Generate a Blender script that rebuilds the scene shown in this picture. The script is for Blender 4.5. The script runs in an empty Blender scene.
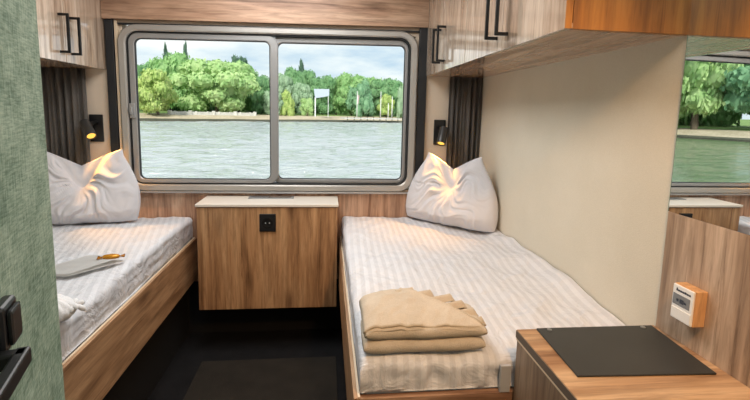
import bpy, bmesh, math, random
from mathutils import Vector, Matrix, noise
R = math.radians
S = bpy.context.scene
COL = S.collection

# ------------------------------------------------------------------ camera
cam_d = bpy.data.cameras.new('camera')
cam = bpy.data.objects.new('camera', cam_d)
COL.objects.link(cam)
S.camera = cam
yaw, pit, rol = R(6.984), R(7.785), R(1.4647)
fw = Vector((math.sin(yaw)*math.cos(pit), math.cos(yaw)*math.cos(pit), -math.sin(pit)))
rt = Vector((math.cos(yaw), -math.sin(yaw), 0))
up = rt.cross(fw)
rt2 = rt*math.cos(rol) + up*math.sin(rol)
up2 = -rt*math.sin(rol) + up*math.cos(rol)
cam.matrix_world = Matrix(((rt2.x, up2.x, -fw.x, 0), (rt2.y, up2.y, -fw.y, 0), (rt2.z, up2.z, -fw.z, 1.25), (0, 0, 0, 1)))
cam_d.sensor_width = 36
cam_d.lens = 36*461.58/750
cam_d.shift_x = (375-381.893)/750
cam_d.shift_y = (175-200)/750
cam_d.clip_start = 0.02
cam_d.clip_end = 2000

# ------------------------------------------------------------------ view
S.view_settings.view_transform = 'Standard'
S.view_settings.look = 'None'
S.view_settings.exposure = 0.0
S.view_settings.gamma = 1.0
S.view_settings.use_curve_mapping = False
try:
    S.cycles.max_bounces = 10
    S.cycles.diffuse_bounces = 6
    S.cycles.transparent_max_bounces = 16
    S.cycles.sample_clamp_indirect = 6
except Exception:
    pass

# ------------------------------------------------------------------ sky
world = bpy.data.worlds.new('sky')
S.world = world
world.use_nodes = True
nt = world.node_tree
nt.nodes.clear()
wo = nt.nodes.new('ShaderNodeOutputWorld')
bg = nt.nodes.new('ShaderNodeBackground')
tc = nt.nodes.new('ShaderNodeTexCoord')
mp = nt.nodes.new('ShaderNodeMapping')
mp.inputs['Scale'].default_value = (2.2, 2.2, 9.0)
mp.inputs['Location'].default_value = (1.3, 0.4, 0.25)
nz = nt.nodes.new('ShaderNodeTexNoise')
nz.inputs['Scale'].default_value = 1.7
nz.inputs['Detail'].default_value = 6
nz.inputs['Roughness'].default_value = 0.55
cr = nt.nodes.new('ShaderNodeValToRGB')
e = cr.color_ramp.elements
e[0].position = 0.34; e[0].color = (0.50, 0.66, 0.82, 1)
e[1].position = 0.60; e[1].color = (1.0, 1.0, 1.0, 1)
m_ = e.new(0.48); m_.color = (0.78, 0.86, 0.92, 1)
nt.links.new(tc.outputs['Generated'], mp.inputs['Vector'])
nt.links.new(mp.outputs['Vector'], nz.inputs['Vector'])
nt.links.new(nz.outputs['Fac'], cr.inputs['Fac'])
nt.links.new(cr.outputs['Color'], bg.inputs['Color'])
bg.inputs['Strength'].default_value = 1.14
nt.links.new(bg.outputs['Background'], wo.inputs['Surface'])

# ------------------------------------------------------------------ lights
def light(name, kind, loc, energy, color, target=None, **kw):
    d = bpy.data.lights.new(name, kind)
    d.energy = energy
    d.color = color
    for k, v in kw.items():
        setattr(d, k, v)
    o = bpy.data.objects.new(name, d)
    COL.objects.link(o)
    o.location = loc
    if target is not None:
        o.rotation_euler = (Vector(target)-Vector(loc)).to_track_quat('-Z', 'Y').to_euler()
    return o

light('sun', 'SUN', (0, -20, 40), 4.6, (1.0, 0.95, 0.86), (12, 40, 0), angle=R(12))
# sky portal in the window opening (gives no light of its own, only guides sampling)
pt = light('window_portal', 'AREA', (-0.27, 2.62, 1.235), 1, (1, 1, 1), (-0.27, 0, 1.235), shape='RECTANGLE', size=1.4, size_y=0.75)
try:
    pt.data.cycles.is_portal = True
except Exception:
    pass
# added cabin fill lights, then the warm ceiling downlight
light('ceiling_fill', 'AREA', (-0.28, 1.75, 1.97), 19, (1.0, 0.99, 0.975), (-0.28, 1.75, 0), shape='RECTANGLE', size=0.7, size_y=1.1)  # unseen area light added as general fill for the cabin
light('entrance_ceiling_fill', 'AREA', (0.25, 0.38, 1.97), 4, (1.0, 0.96, 0.91), (0.20, 0.75, 0.0), shape='RECTANGLE', size=0.6, size_y=0.4)  # unseen fill added from the entrance side
light('entrance_fill', 'POINT', (0.42, -0.45, 1.42), 4.0, (1.0, 0.96, 0.92), shadow_soft_size=0.22)  # soft fill added behind the camera to lift walls and doors
light('warm_downlight', 'SPOT', (0.42, 0.12, 1.93), 52, (1.0, 0.53, 0.20), (0.42, 1.02, 0.75), spot_size=R(72), spot_blend=0.6, shadow_soft_size=0.04)

# ------------------------------------------------------------------ materials
def srgb(r, g, b):
    f = lambda c: (c/255/12.92) if c <= 10 else ((c/255+0.055)/1.055)**2.4
    return (f(r), f(g), f(b), 1)

def mat(name, color, rough=0.5, metal=0.0, spec=0.5, coat=0.0):
    m = bpy.data.materials.new(name)
    m.use_nodes = True
    b = m.node_tree.nodes['Principled BSDF']
    b.inputs['Base Color'].default_value = color
    b.inputs['Roughness'].default_value = rough
    b.inputs['Metallic'].default_value = metal
    b.inputs['Specular IOR Level'].default_value = spec
    b.inputs['Coat Weight'].default_value = coat
    return m

def N(m, kind, **kw):
    n = m.node_tree.nodes.new(kind)
    for k, v in kw.items():
        if k in n.inputs:
            n.inputs[k].default_value = v
        else:
            setattr(n, k, v)
    return n

def L(m, a, b):
    m.node_tree.links.new(a, b)

def wood(name, axis, light_c, mid_c, dark_c, rough=0.42, spec=0.5, knots=0.5, bump=0.06, seed=0.0, contrast=1.0, streak=0.6):
    """oak laminate, grain along axis"""
    m = mat(name, mid_c, rough, 0, spec)
    b = m.node_tree.nodes['Principled BSDF']
    t = N(m, 'ShaderNodeTexCoord')
    oi = N(m, 'ShaderNodeObjectInfo')
    mul = N(m, 'ShaderNodeMath', operation='MULTIPLY')
    mul.inputs[1].default_value = 7.0
    L(m, oi.outputs['Random'], mul.inputs[0])
    add = N(m, 'ShaderNodeVectorMath', operation='ADD')
    L(m, t.outputs['Object'], add.inputs[0])
    L(m, mul.outputs[0], add.inputs[1])
    def mapping(along, across):
        p = N(m, 'ShaderNodeMapping')
        s = [across, across, across]
        s['XYZ'.index(axis)] = along
        p.inputs['Scale'].default_value = s
        p.inputs['Location'].default_value = (seed, seed*1.7, seed*0.6)
        L(m, add.outputs[0], p.inputs['Vector'])
        return p
    p1 = mapping(0.9, 11.0)
    n1 = N(m, 'ShaderNodeTexNoise', Scale=1.0, Detail=5.0, Roughness=0.6, Distortion=0.6)
    L(m, p1.outputs[0], n1.inputs['Vector'])
    p2 = mapping(5.0, 60.0)
    n2 = N(m, 'ShaderNodeTexNoise', Scale=1.0, Detail=4.0, Roughness=0.65, Distortion=0.5)
    L(m, p2.outputs[0], n2.inputs['Vector'])
    p3 = mapping(2.2, 8.0)
    n3 = N(m, 'ShaderNodeTexVoronoi', Scale=1.0)
    L(m, p3.outputs[0], n3.inputs['Vector'])
    r1 = N(m, 'ShaderNodeValToRGB')
    e = r1.color_ramp.elements
    k = 0.17/contrast
    e[0].position = 0.5-k; e[0].color = dark_c
    e[1].position = 0.5+k; e[1].color = light_c
    x = e.new(0.5); x.color = mid_c
    L(m, n1.outputs['Fac'], r1.inputs['Fac'])
    r2 = N(m, 'ShaderNodeValToRGB')
    e = r2.color_ramp.elements
    e[0].position = 0.33; e[0].color = (0.50, 0.45, 0.41, 1)
    e[1].position = 0.60; e[1].color = (1.06, 1.06, 1.06, 1)
    L(m, n2.outputs['Fac'], r2.inputs['Fac'])
    mx = N(m, 'ShaderNodeMix', data_type='RGBA', blend_type='MULTIPLY')
    mx.inputs[0].default_value = 0.7
    L(m, r1.outputs[0], mx.inputs[6]); L(m, r2.outputs[0], mx.inputs[7])
    r3 = N(m, 'ShaderNodeValToRGB')
    e = r3.color_ramp.elements
    e[0].position = 0.04; e[0].color = (0.26, 0.20, 0.17, 1)
    e[1].position = 0.22; e[1].color = (1, 1, 1, 1)
    L(m, n3.outputs['Distance'], r3.inputs['Fac'])
    mk = N(m, 'ShaderNodeMix', data_type='RGBA', blend_type='MULTIPLY')
    mk.inputs[0].default_value = knots
    L(m, mx.outputs[2], mk.inputs[6]); L(m, r3.outputs[0], mk.inputs[7])
    p4 = mapping(1.6, 46.0)
    n4 = N(m, 'ShaderNodeTexNoise', Scale=1.0, Detail=8.0, Roughness=0.75, Distortion=0.8)
    L(m, p4.outputs[0], n4.inputs['Vector'])
    r4 = N(m, 'ShaderNodeValToRGB')
    e = r4.color_ramp.elements
    e[0].position = 0.37; e[0].color = (0.42, 0.35, 0.30, 1)
    e[1].position = 0.46; e[1].color = (1, 1, 1, 1)
    L(m, n4.outputs['Fac'], r4.inputs['Fac'])
    mq = N(m, 'ShaderNodeMix', data_type='RGBA', blend_type='MULTIPLY')
    mq.inputs[0].default_value = streak
    L(m, mk.outputs[2], mq.inputs[6]); L(m, r4.outputs[0], mq.inputs[7])
    L(m, mq.outputs[2], b.inputs['Base Color'])
    bp = N(m, 'ShaderNodeBump', Strength=bump, Distance=0.002)
    L(m, n2.outputs['Fac'], bp.inputs['Height'])
    L(m, bp.outputs[0], b.inputs['Normal'])
    return m

def fabric(name, color, color2, scale=350, rough=0.9, bump=0.25, sheen=0.0, big=6.0):
    m = mat(name, color, rough, 0, 0.25)
    b = m.node_tree.nodes['Principled BSDF']
    b.inputs['Sheen Weight'].default_value = sheen
    t = N(m, 'ShaderNodeTexCoord')
    n1 = N(m, 'ShaderNodeTexNoise', Scale=scale, Detail=3.0)
    n2 = N(m, 'ShaderNodeTexNoise', Scale=big, Detail=4.0)
    L(m, t.outputs['Object'], n1.inputs['Vector']); L(m, t.outputs['Object'], n2.inputs['Vector'])
    mx = N(m, 'ShaderNodeMath', operation='MULTIPLY_ADD')
    mx.inputs[1].default_value = 0.5
    h = N(m, 'ShaderNodeMath', operation='MULTIPLY'); h.inputs[1].default_value = 0.5
    L(m, n2.outputs['Fac'], h.inputs[0])
    L(m, n1.outputs['Fac'], mx.inputs[0]); L(m, h.outputs[0], mx.inputs[2])
    r = N(m, 'ShaderNodeValToRGB')
    r.color_ramp.elements[0].position = 0.35; r.color_ramp.elements[0].color = color2
    r.color_ramp.elements[1].position = 0.62; r.color_ramp.elements[1].color = color
    L(m, mx.outputs[0], r.inputs['Fac'])
    L(m, r.outputs[0], b.inputs['Base Color'])
    bp = N(m, 'ShaderNodeBump', Strength=bump, Distance=0.002)
    L(m, n1.outputs['Fac'], bp.inputs['Height']); L(m, bp.outputs[0], b.inputs['Normal'])
    return m

def striped_sheet(name, angle):
    """white sateen damask: woven satin stripes alternate with matt ones"""
    m = mat(name, (0.8, 0.8, 0.8, 1), 0.6, 0, 0.4)
    b = m.node_tree.nodes['Principled BSDF']
    t = N(m, 'ShaderNodeTexCoord')
    p = N(m, 'ShaderNodeMapping')
    p.inputs['Rotation'].default_value = (0, 0, angle)
    L(m, t.outputs['Object'], p.inputs['Vector'])
    w = N(m, 'ShaderNodeTexWave', Scale=10.5, Distortion=0.5, Detail=1.0)
    w.bands_direction = 'X'
    w.inputs['Detail Scale'].default_value = 0.4
    L(m, p.outputs[0], w.inputs['Vector'])
    r = N(m, 'ShaderNodeValToRGB')
    r.color_ramp.elements[0].position = 0.42; r.color_ramp.elements[0].color = srgb(206, 208, 213)
    r.color_ramp.elements[1].position = 0.58; r.color_ramp.elements[1].color = srgb(218, 220, 225)
    L(m, w.outputs['Fac'], r.inputs['Fac'])
    L(m, r.outputs[0], b.inputs['Base Color'])
    rr = N(m, 'ShaderNodeMapRange')
    rr.inputs['To Min'].default_value = 0.75; rr.inputs['To Max'].default_value = 0.42
    L(m, w.outputs['Fac'], rr.inputs['Value']); L(m, rr.outputs[0], b.inputs['Roughness'])
    n = N(m, 'ShaderNodeTexNoise', Scale=11.0, Detail=5.0, Roughness=0.55, Distortion=1.2)
    L(m, t.outputs['Object'], n.inputs['Vector'])
    bp = N(m, 'ShaderNodeBump', Strength=0.75, Distance=0.022)
    L(m, n.outputs['Fac'], bp.inputs['Height'])
    bp2 = N(m, 'ShaderNodeBump', Strength=0.25, Distance=0.002)
    L(m, w.outputs['Fac'], bp2.inputs['Height']); L(m, bp.outputs[0], bp2.inputs['Normal'])
    L(m, bp2.outputs[0], b.inputs['Normal'])
    return m

oakc = (srgb(208, 176, 150), srgb(184, 148, 122), srgb(140, 104, 82))
oak_x = wood('oak_laminate_across', 'X', *oakc)
oak_y = wood('oak_laminate_along', 'Y', *oakc)
oak_z = wood('oak_laminate_upright', 'Z', *oakc)
oak_door = wood('oak_laminate_door', 'Z', srgb(224, 208, 190), srgb(206, 186, 166), srgb(170, 146, 124), rough=0.16, spec=0.7, knots=0.3, bump=0.0, streak=0.5)
oak_door.node_tree.nodes['Principled BSDF'].inputs['Coat Weight'].default_value = 1.0
oak_door.node_tree.nodes['Principled BSDF'].inputs['Coat Roughness'].default_value = 0.07
oak_door.node_tree.nodes['Principled BSDF'].inputs['Coat IOR'].default_value = 1.7
oak_front = wood('oak_laminate_front', 'Z', srgb(200, 160, 118), srgb(176, 134, 94), srgb(130, 94, 64), knots=0.75, contrast=1.0, streak=0.75)
oak_rail = wood('oak_laminate_rail', 'Y', srgb(200, 162, 124), srgb(176, 138, 102), srgb(128, 94, 66), knots=0.8, streak=0.75)
oak_under = wood('oak_laminate_underside', 'Y', srgb(214, 188, 164), srgb(192, 162, 138), srgb(156, 126, 102), rough=0.16, spec=0.8, knots=0.2, bump=0.0, streak=0.5)
oak_wall = wood('oak_laminate_wall', 'Z', srgb(202, 178, 155), srgb(172, 146, 122), srgb(128, 104, 84), knots=0.4, streak=0.7)
cherry = wood('honey_oak_end', 'Z', srgb(180, 128, 62), srgb(158, 104, 44), srgb(124, 80, 32), knots=0.15, contrast=0.8, streak=0.4)
desk_oak = wood('honey_oak_desk', 'X', srgb(200, 168, 132), srgb(178, 142, 106), srgb(144, 106, 74), knots=0.3, streak=0.5)
desk_side = wood('grey_oak_side', 'Z', srgb(170, 146, 122), srgb(136, 112, 92), srgb(92, 74, 60), knots=0.3)
edge_dark = mat('dark_edge_band', srgb(96, 84, 74), 0.5)
edge_pale = mat('pale_edge_band', srgb(226, 206, 178), 0.45)
top_pale = mat('pale_worktop_laminate', srgb(222, 214, 202), 0.3)
wallpaper = fabric('beige_woven_wallpaper', srgb(222, 214, 197), srgb(210, 202, 184), scale=420, bump=0.3, big=3.0)
strip_beige = fabric('beige_panel', srgb(222, 206, 186), srgb(214, 198, 178), scale=300, bump=0.1)
ceil_m = mat('white_ceiling', srgb(225, 222, 216), 0.8)
floor_m = fabric('black_carpet', srgb(24, 24, 26), srgb(13, 13, 15), scale=220, bump=0.6, big=12)
mat_m = fabric('dark_brown_mat', srgb(46, 42, 36), srgb(33, 30, 26), scale=260, bump=0.5, big=9)
green_m = mat('sage_green_linen', srgb(150, 170, 150), 0.8, 0, 0.3)
def weave(m, c1, c2, c3):
    b = m.node_tree.nodes['Principled BSDF']
    t = N(m, 'ShaderNodeTexCoord')
    outs = []
    for sc in ((60, 60, 420), (420, 420, 50), (16, 16, 26)):
        p = N(m, 'ShaderNodeMapping'); p.inputs['Scale'].default_value = sc
        n = N(m, 'ShaderNodeTexNoise', Scale=1.0, Detail=3.0, Roughness=0.6)
        L(m, t.outputs['Object'], p.inputs['Vector']); L(m, p.outputs[0], n.inputs['Vector'])
        outs.append(n.outputs['Fac'])
    a = N(m, 'ShaderNodeMath', operation='ADD'); L(m, outs[0], a.inputs[0]); L(m, outs[1], a.inputs[1])
    a2 = N(m, 'ShaderNodeMath', operation='ADD'); L(m, a.outputs[0], a2.inputs[0]); L(m, outs[2], a2.inputs[1])
    d = N(m, 'ShaderNodeMath', operation='DIVIDE'); d.inputs[1].default_value = 3.0; L(m, a2.outputs[0], d.inputs[0])
    r = N(m, 'ShaderNodeValToRGB'); e = r.color_ramp.elements
    e[0].position = 0.38; e[0].color = c3; e[1].position = 0.62; e[1].color = c1
    x = e.new(0.5); x.color = c2
    L(m, d.outputs[0], r.inputs['Fac']); L(m, r.outputs[0], b.inputs['Base Color'])
    bp = N(m, 'ShaderNodeBump', Strength=0.6, Distance=0.002)
    L(m, d.outputs[0], bp.inputs['Height']); L(m, bp.outputs[0], b.inputs['Normal'])
weave(green_m, srgb(188, 206, 186), srgb(150, 172, 152), srgb(100, 126, 106))
black_m = mat('black_plastic', srgb(26, 26, 28), 0.35)
black_metal = mat('black_coated_metal', srgb(22, 22, 23), 0.4, 0.3)
lamp_metal = mat('dark_grey_lamp_metal', srgb(64, 63, 62), 0.35, 0.3)
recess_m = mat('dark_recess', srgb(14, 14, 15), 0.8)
channel_m = mat('black_rubber_channel', srgb(30, 32, 36), 0.45)
alu = mat('champagne_aluminium', srgb(178, 175, 170), 0.32, 0.45)
alu2 = mat('grey_aluminium', srgb(166, 166, 166), 0.3, 0.45)
gasket = mat('black_gasket', srgb(26, 28, 30), 0.5)
steel = mat('brushed_steel', srgb(178, 182, 186), 0.28, 0.9)
white_p = mat('white_plastic', srgb(236, 236, 234), 0.35)
grey_p = mat('grey_plastic', srgb(176, 178, 182), 0.4)
display_m = mat('dark_window_plastic', srgb(120, 124, 128), 0.25)
ink = mat('dark_ink', srgb(48, 56, 72), 0.6)
beech = wood('beech_box_side', 'Z', srgb(228, 184, 136), srgb(214, 166, 116), srgb(190, 140, 92), knots=0.0, contrast=0.6)
leather = fabric('black_leatherette', srgb(58, 59, 58), srgb(50, 51, 50), scale=500, rough=0.42, bump=0.12)
curtain_m = fabric('charcoal_curtain', srgb(138, 132, 126), srgb(114, 109, 104), scale=300, bump=0.15, sheen=0.2)
pillow_m = fabric('white_pillow_cotton', srgb(214, 213, 217), srgb(206, 205, 209), scale=500, bump=0.08, big=5)
towel_m = fabric('white_terry', srgb(202, 191, 174), srgb(182, 170, 152), scale=420, bump=0.9, big=30)
towel2_m = fabric('white_waffle_towel', srgb(202, 190, 172), srgb(186, 173, 154), scale=320, bump=0.4, big=20)
sheet_r = striped_sheet('white_striped_damask', R(2))
sheet_l = striped_sheet('white_striped_damask_turned', R(-14))
mattress_m = mat('mattress_ticking', srgb(226, 228, 230), 0.8)
paper_m = mat('grey_white_paper', srgb(226, 224, 220), 0.55)
amber = mat('amber_foil', srgb(205, 140, 40), 0.25, 0.4)
cotton_m = fabric('white_cotton_roll', srgb(238, 238, 238), srgb(222, 222, 224), scale=300, bump=0.5, big=30)

def emit(name, color, s):
    m = bpy.data.materials.new(name); m.use_nodes = True
    t = m.node_tree; t.nodes.clear()
    o = t.nodes.new('ShaderNodeOutputMaterial'); n = t.nodes.new('ShaderNodeEmission')
    n.inputs['Color'].default_value = color; n.inputs['Strength'].default_value = s
    t.links.new(n.outputs[0], o.inputs[0])
    return m
lens_m = emit('warm_lamp_lens', (1.0, 0.56, 0.10, 1), 1.5)

mirror_m = mat('mirror_silver', (0.90, 0.93, 0.92, 1), 0.0, 1.0)
glass_m = bpy.data.materials.new('clear_window_glass'); glass_m.use_nodes = True
t_ = glass_m.node_tree; t_.nodes.clear()
o_ = t_.nodes.new('ShaderNodeOutputMaterial'); mxs = t_.nodes.new('ShaderNodeMixShader')
tr = t_.nodes.new('ShaderNodeBsdfTransparent'); gl = t_.nodes.new('ShaderNodeBsdfGlossy'); fr = t_.nodes.new('ShaderNodeFresnel')
tr.inputs['Color'].default_value = (0.96, 0.98, 0.97, 1)
gl.inputs['Roughness'].default_value = 0.0
fr.inputs['IOR'].default_value = 1.12
t_.links.new(fr.outputs[0], mxs.inputs[0]); t_.links.new(tr.outputs[0], mxs.inputs[1]); t_.links.new(gl.outputs[0], mxs.inputs[2])
t_.links.new(mxs.outputs[0], o_.inputs[0])

# ------------------------------------------------------------------ mesh helpers
def new_obj(name, bm, material, parent=None, org=None, smooth=False, angle=None):
    me = bpy.data.meshes.new(name)
    bm.normal_update()
    bm.to_mesh(me); bm.free()
    if smooth:
        for p in me.polygons:
            p.use_smooth = True
        if angle is not None:
            try:
                me.set_sharp_from_angle(angle=angle)
            except Exception:
                pass
    o = bpy.data.objects.new(name, me)
    COL.objects.link(o)
    for m in (material if isinstance(material, (list, tuple)) else [material]):
        me.materials.append(m)
    if parent is not None:
        base = parent
        off = Vector((0, 0, 0))
        while base is not None:
            off += base.location
            base = base.parent
        me.transform(Matrix.Translation(-off))
        o.parent = parent
    elif org is not None:
        me.transform(Matrix.Translation(-Vector(org)))
        o.location = org
    return o

def tag(o, label, cat, group=None, kind=None):
    o['label'] = label; o['category'] = cat
    if group: o['group'] = group
    if kind: o['kind'] = kind
    return o

def thing(name, label, cat, loc, group=None):
    o = bpy.data.objects.new(name, None)
    COL.objects.link(o)
    o.empty_display_size = 0.1
    o.location = loc
    return tag(o, label, cat, group)

def struct(name, bm, material, parent=None, label=None, cat=None, org=None, **kw):
    o = new_obj(name, bm, material, parent, org, **kw)
    if parent is None:
        o['kind'] = 'structure'
        if label: o['label'] = label
        if cat: o['category'] = cat
    return o

def box(bm, lo, hi, bev=0.0, seg=2, rot=None):
    lo = Vector(lo); hi = Vector(hi)
    r = bmesh.ops.create_cube(bm, size=1.0)
    vs = r['verts']
    c = (lo+hi)/2; d = hi-lo
    for v in vs:
        v.co = Vector((v.co.x*d.x, v.co.y*d.y, v.co.z*d.z))
    if bev > 0:
        es = list({e for v in vs for e in v.link_edges})
        q = bmesh.ops.bevel(bm, geom=es, offset=bev, segments=seg, profile=0.5, affect='EDGES')
        vs = list({v for f in q['faces'] for v in f.verts} | {v for v in vs if v.is_valid})
    for v in vs:
        if rot is not None:
            v.co = rot @ v.co
        v.co += c
    return vs

def B(lo, hi, bev=0.0, seg=2):
    bm = bmesh.new(); box(bm, lo, hi, bev, seg); return bm

def tube(bm, pts, r, n=12, cap=True):
    pts = [Vector(p) for p in pts]
    rings = []
    prev = None
    for i, p in enumerate(pts):
        a = pts[max(0, i-1)]; b = pts[min(len(pts)-1, i+1)]
        d = (b-a).normalized()
        if prev is None:
            s = d.orthogonal().normalized()
        else:
            s = (prev - d*prev.dot(d)).normalized()
        prev = s
        u = d.cross(s)
        rr = r[i] if isinstance(r, (list, tuple)) else r
        rings.append([bm.verts.new(p + (s*math.cos(2*math.pi*k/n) + u*math.sin(2*math.pi*k/n))*rr) for k in range(n)])
    for i in range(len(rings)-1):
        for k in range(n):
            bm.faces.new((rings[i][k], rings[i][(k+1) % n], rings[i+1][(k+1) % n], rings[i+1][k]))
    if cap:
        bm.faces.new(rings[0][::-1]); bm.faces.new(rings[-1])
    return rings

def rrect(x0, x1, z0, z1, r, n=8):
    pts = []
    for cx, cz, a0 in ((x1-r, z1-r, 0), (x0+r, z1-r, 90), (x0+r, z0+r, 180), (x1-r, z0+r, 270)):
        for k in range(n+1):
            a = R(a0 + 90*k/n)
            pts.append((cx+r*math.cos(a), cz+r*math.sin(a)))
    return pts

def wz(x, z):
    return z + 0.0185*(x+0.27)*max(0.0, (z-0.8)/0.86)

def ring(bm, outer, inner, y0, y1, ch=0.0):
    """a flat ring between two rounded rectangles, facing -Y at y0, back at y1; ch chamfers the front"""
    n = len(outer)
    def shrink(a, b, t):
        out = []
        for (ax, az), (bx, bz) in zip(a, b):
            d = math.hypot(bx-ax, bz-az) or 1
            out.append((ax+(bx-ax)/d*t, az+(bz-az)/d*t))
        return out
    loops = []
    def add(pts, y):
        loops.append([bm.verts.new((x, y, wz(x, z))) for x, z in pts])
    add(outer, y1)
    if ch: 
        add(outer, y0+ch); add(shrink(outer, inner, ch), y0); add(shrink(inner, outer, ch), y0); add(inner, y0+ch)
    else:
        add(outer, y0); add(inner, y0)
    add(inner, y1)
    m = len(loops)
    for i in range(m):
        a = loops[i]; b = loops[(i+1) % m]
        for k in range(n):
            bm.faces.new((a[k], a[(k+1) % n], b[(k+1) % n], b[k]))
    bmesh.ops.recalc_face_normals(bm, faces=bm.faces[:])

def grid_mesh(bm, nu, nv, f, close_u=False):
    vs = [[bm.verts.new(f(i/nu, j/nv)) for j in range(nv+1)] for i in range(nu+1)]
    for i in range(nu):
        for j in range(nv):
            bm.faces.new((vs[i][j], vs[i+1][j], vs[i+1][j+1], vs[i][j+1]))
    return vs

def copy_tree(o, parent=None, delta=None):
    c = o.copy()
    COL.objects.link(c)
    c.parent = parent
    if delta is not None:
        c.location = o.location + Vector(delta)
    for ch in list(o.children):
        copy_tree(ch, c)
    return c

def nz3(x, y, z, s=1.0):
    return noise.noise(Vector((x*s, y*s, z*s)))

# ------------------------------------------------------------------ the room
XL, XR_, YB, YF, ZC = -1.43, 0.858, 2.553, -0.75, 2.0
struct('floor', B((XL-0.1, YF-0.1, -0.06), (XR_+0.1, YB+0.08, 0.0)), floor_m, label='black carpeted cabin floor', cat='floor')
struct('ceiling', B((XL-0.1, YF-0.1, ZC), (XR_+0.1, YB+0.08, ZC+0.06)), ceil_m, label='white cabin ceiling', cat='ceiling')
struct('wall_left', B((XL-0.06, YF, 0), (XL, YB+0.06, ZC)), wallpaper, label='beige wallpapered wall beside the left bed', cat='wall')
struct('wall_right', B((XR_, YF, 0), (XR_+0.06, YB+0.06, ZC)), wallpaper, label='beige wallpapered wall beside the right bed', cat='wall')
struct('wall_entrance', B((XL-0.06, YF-0.06, 0), (XR_+0.06, YF, ZC)), wallpaper, label='beige wall at the entrance end', cat='wall')
# back wall with the window opening
bm = bmesh.new()
WX0, WX1, WZ0, WZ1 = -1.03, 0.478, 0.815, 1.66
box(bm, (XL-0.06, YB, 0), (WX0, YB+0.06, ZC))
box(bm, (WX1, YB, 0), (XR_+0.06, YB+0.06, ZC))
box(bm, (WX0, YB, 0), (WX1, YB+0.06, WZ0))
box(bm, (WX0, YB, WZ1), (WX1, YB+0.06, ZC))
struct('wall_window', bm, strip_beige, label='beige wall strips on both sides of the wide window', cat='wall')
# wood cladding below the window, black channels beside it, pelmet above
struct('trim_1', B((XL, 2.538, 0.30), (XR_, YB, 0.795), 0.002), oak_z, label='upright grained oak panel running under the window', cat='wall panel')
bm = bmesh.new()
pz = [(-1.115, 1.676), (0.540, 1.704)]
vs = box(bm, (-1.110, 2.516, 1.69), (0.5395, YB, ZC))
for v in vs:
    if v.co.z < 1.8:
        v.co.z = 1.675 + (v.co.x+1.112)*0.0185
struct('trim_2', bm, oak_x, label='oak pelmet board with grain running across above the window', cat='pelmet')
struct('trim_3', B((-1.106, 2.532, 0.795), (-1.066, YB, 1.69), 0.003), channel_m, label='black upright channel left of the window', cat='trim')
struct('trim_4', B((0.497, 2.532, 0.795), (0.545, YB, 1.72), 0.003), channel_m, label='black upright channel right of the window', cat='trim')
struct('trim_5', B((-1.062, 2.536, 0.80), (-1.046, YB, 1.672), 0.002), edge_pale, label='thin pale strip beside the left black channel', cat='trim')
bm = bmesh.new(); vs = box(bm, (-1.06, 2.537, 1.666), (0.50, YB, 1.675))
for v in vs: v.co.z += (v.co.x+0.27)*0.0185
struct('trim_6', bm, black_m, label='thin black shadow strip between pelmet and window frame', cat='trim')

# wood panel on the right wall under the mirror
struct('trim_7', B((0.852, YF, 0.0), (XR_, 1.040, 1.021), 0.001), oak_wall, label='upright grained oak wall panel under the mirror', cat='wall panel')

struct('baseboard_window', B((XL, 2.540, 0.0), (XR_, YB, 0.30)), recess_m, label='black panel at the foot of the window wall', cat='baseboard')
# window_1: frame, sashes, panes, latch
wroot = bpy.data.objects.new('window_1', None); COL.objects.link(wroot)
wroot.location = (-0.275, 2.553, 0.80); wroot['kind'] = 'structure'
wroot['label'] = 'wide two-pane sliding window with rounded aluminium frame'; wroot['category'] = 'window'
bm = bmesh.new()
ring(bm, rrect(-1.045, 0.490, 0.806, 1.668, 0.095), rrect(-1.008, 0.453, 0.842, 1.636, 0.062), 2.520, 2.62, 0.006)
struct('window_frame', bm, alu, wroot)
bm = bmesh.new()
ring(bm, rrect(-1.009, 0.454, 0.841, 1.637, 0.063), rrect(-1.001, 0.446, 0.848, 1.629, 0.055), 2.536, 2.60)
struct('gasket', bm, gasket, wroot)
bm = bmesh.new()
ring(bm, rrect(-1.002, -0.256, 0.847, 1.630, 0.050), rrect(-0.972, -0.298, 0.868, 1.601, 0.030), 2.540, 2.566, 0.004)
sash1 = struct('sash', bm, alu2, wroot)
bm = bmesh.new()
ring(bm, rrect(-0.972, -0.298, 0.868, 1.601, 0.030), rrect(-0.9685, -0.3015, 0.8715, 1.5975, 0.027), 2.546, 2.562)
struct('glazing_bead', bm, gasket, sash1)
bm = bmesh.new()
ring(bm, rrect(-0.300, 0.447, 0.847, 1.630, 0.050), rrect(-0.262, 0.428, 0.868, 1.601, 0.030), 2.570, 2.596, 0.004)
sash2 = struct('sash', bm, alu2, wroot)
bm = bmesh.new()
ring(bm, rrect(-0.262, 0.428, 0.868, 1.601, 0.030), rrect(-0.2585, 0.4245, 0.8715, 1.5975, 0.027), 2.576, 2.592)
struct('glazing_bead', bm, gasket, sash2)
for (x0, x1, y, sa) in ((-0.975, -0.295, 2.554, sash1), (-0.265, 0.431, 2.584, sash2)):
    bm = bmesh.new()
    vs = box(bm, (x0, y, 0.865), (x1, y+0.004, 1.604))
    for v in vs: v.co.z = wz(v.co.x, v.co.z)
    struct('pane', bm, glass_m, sa)
bm = bmesh.new(); box(bm, (-1.004, 2.524, 1.186), (-0.976, 2.542, 1.262), 0.004)
box(bm, (-1.000, 2.512, 1.205), (-0.984, 2.526, 1.243), 0.004)
struct('window_latch', bm, alu2, wroot)
bm = bmesh.new(); box(bm, (-1.03, 2.512, 0.797), (0.478, 2.538, 0.806), 0.002)
struct('window_sill', bm, alu2, wroot)

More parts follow.
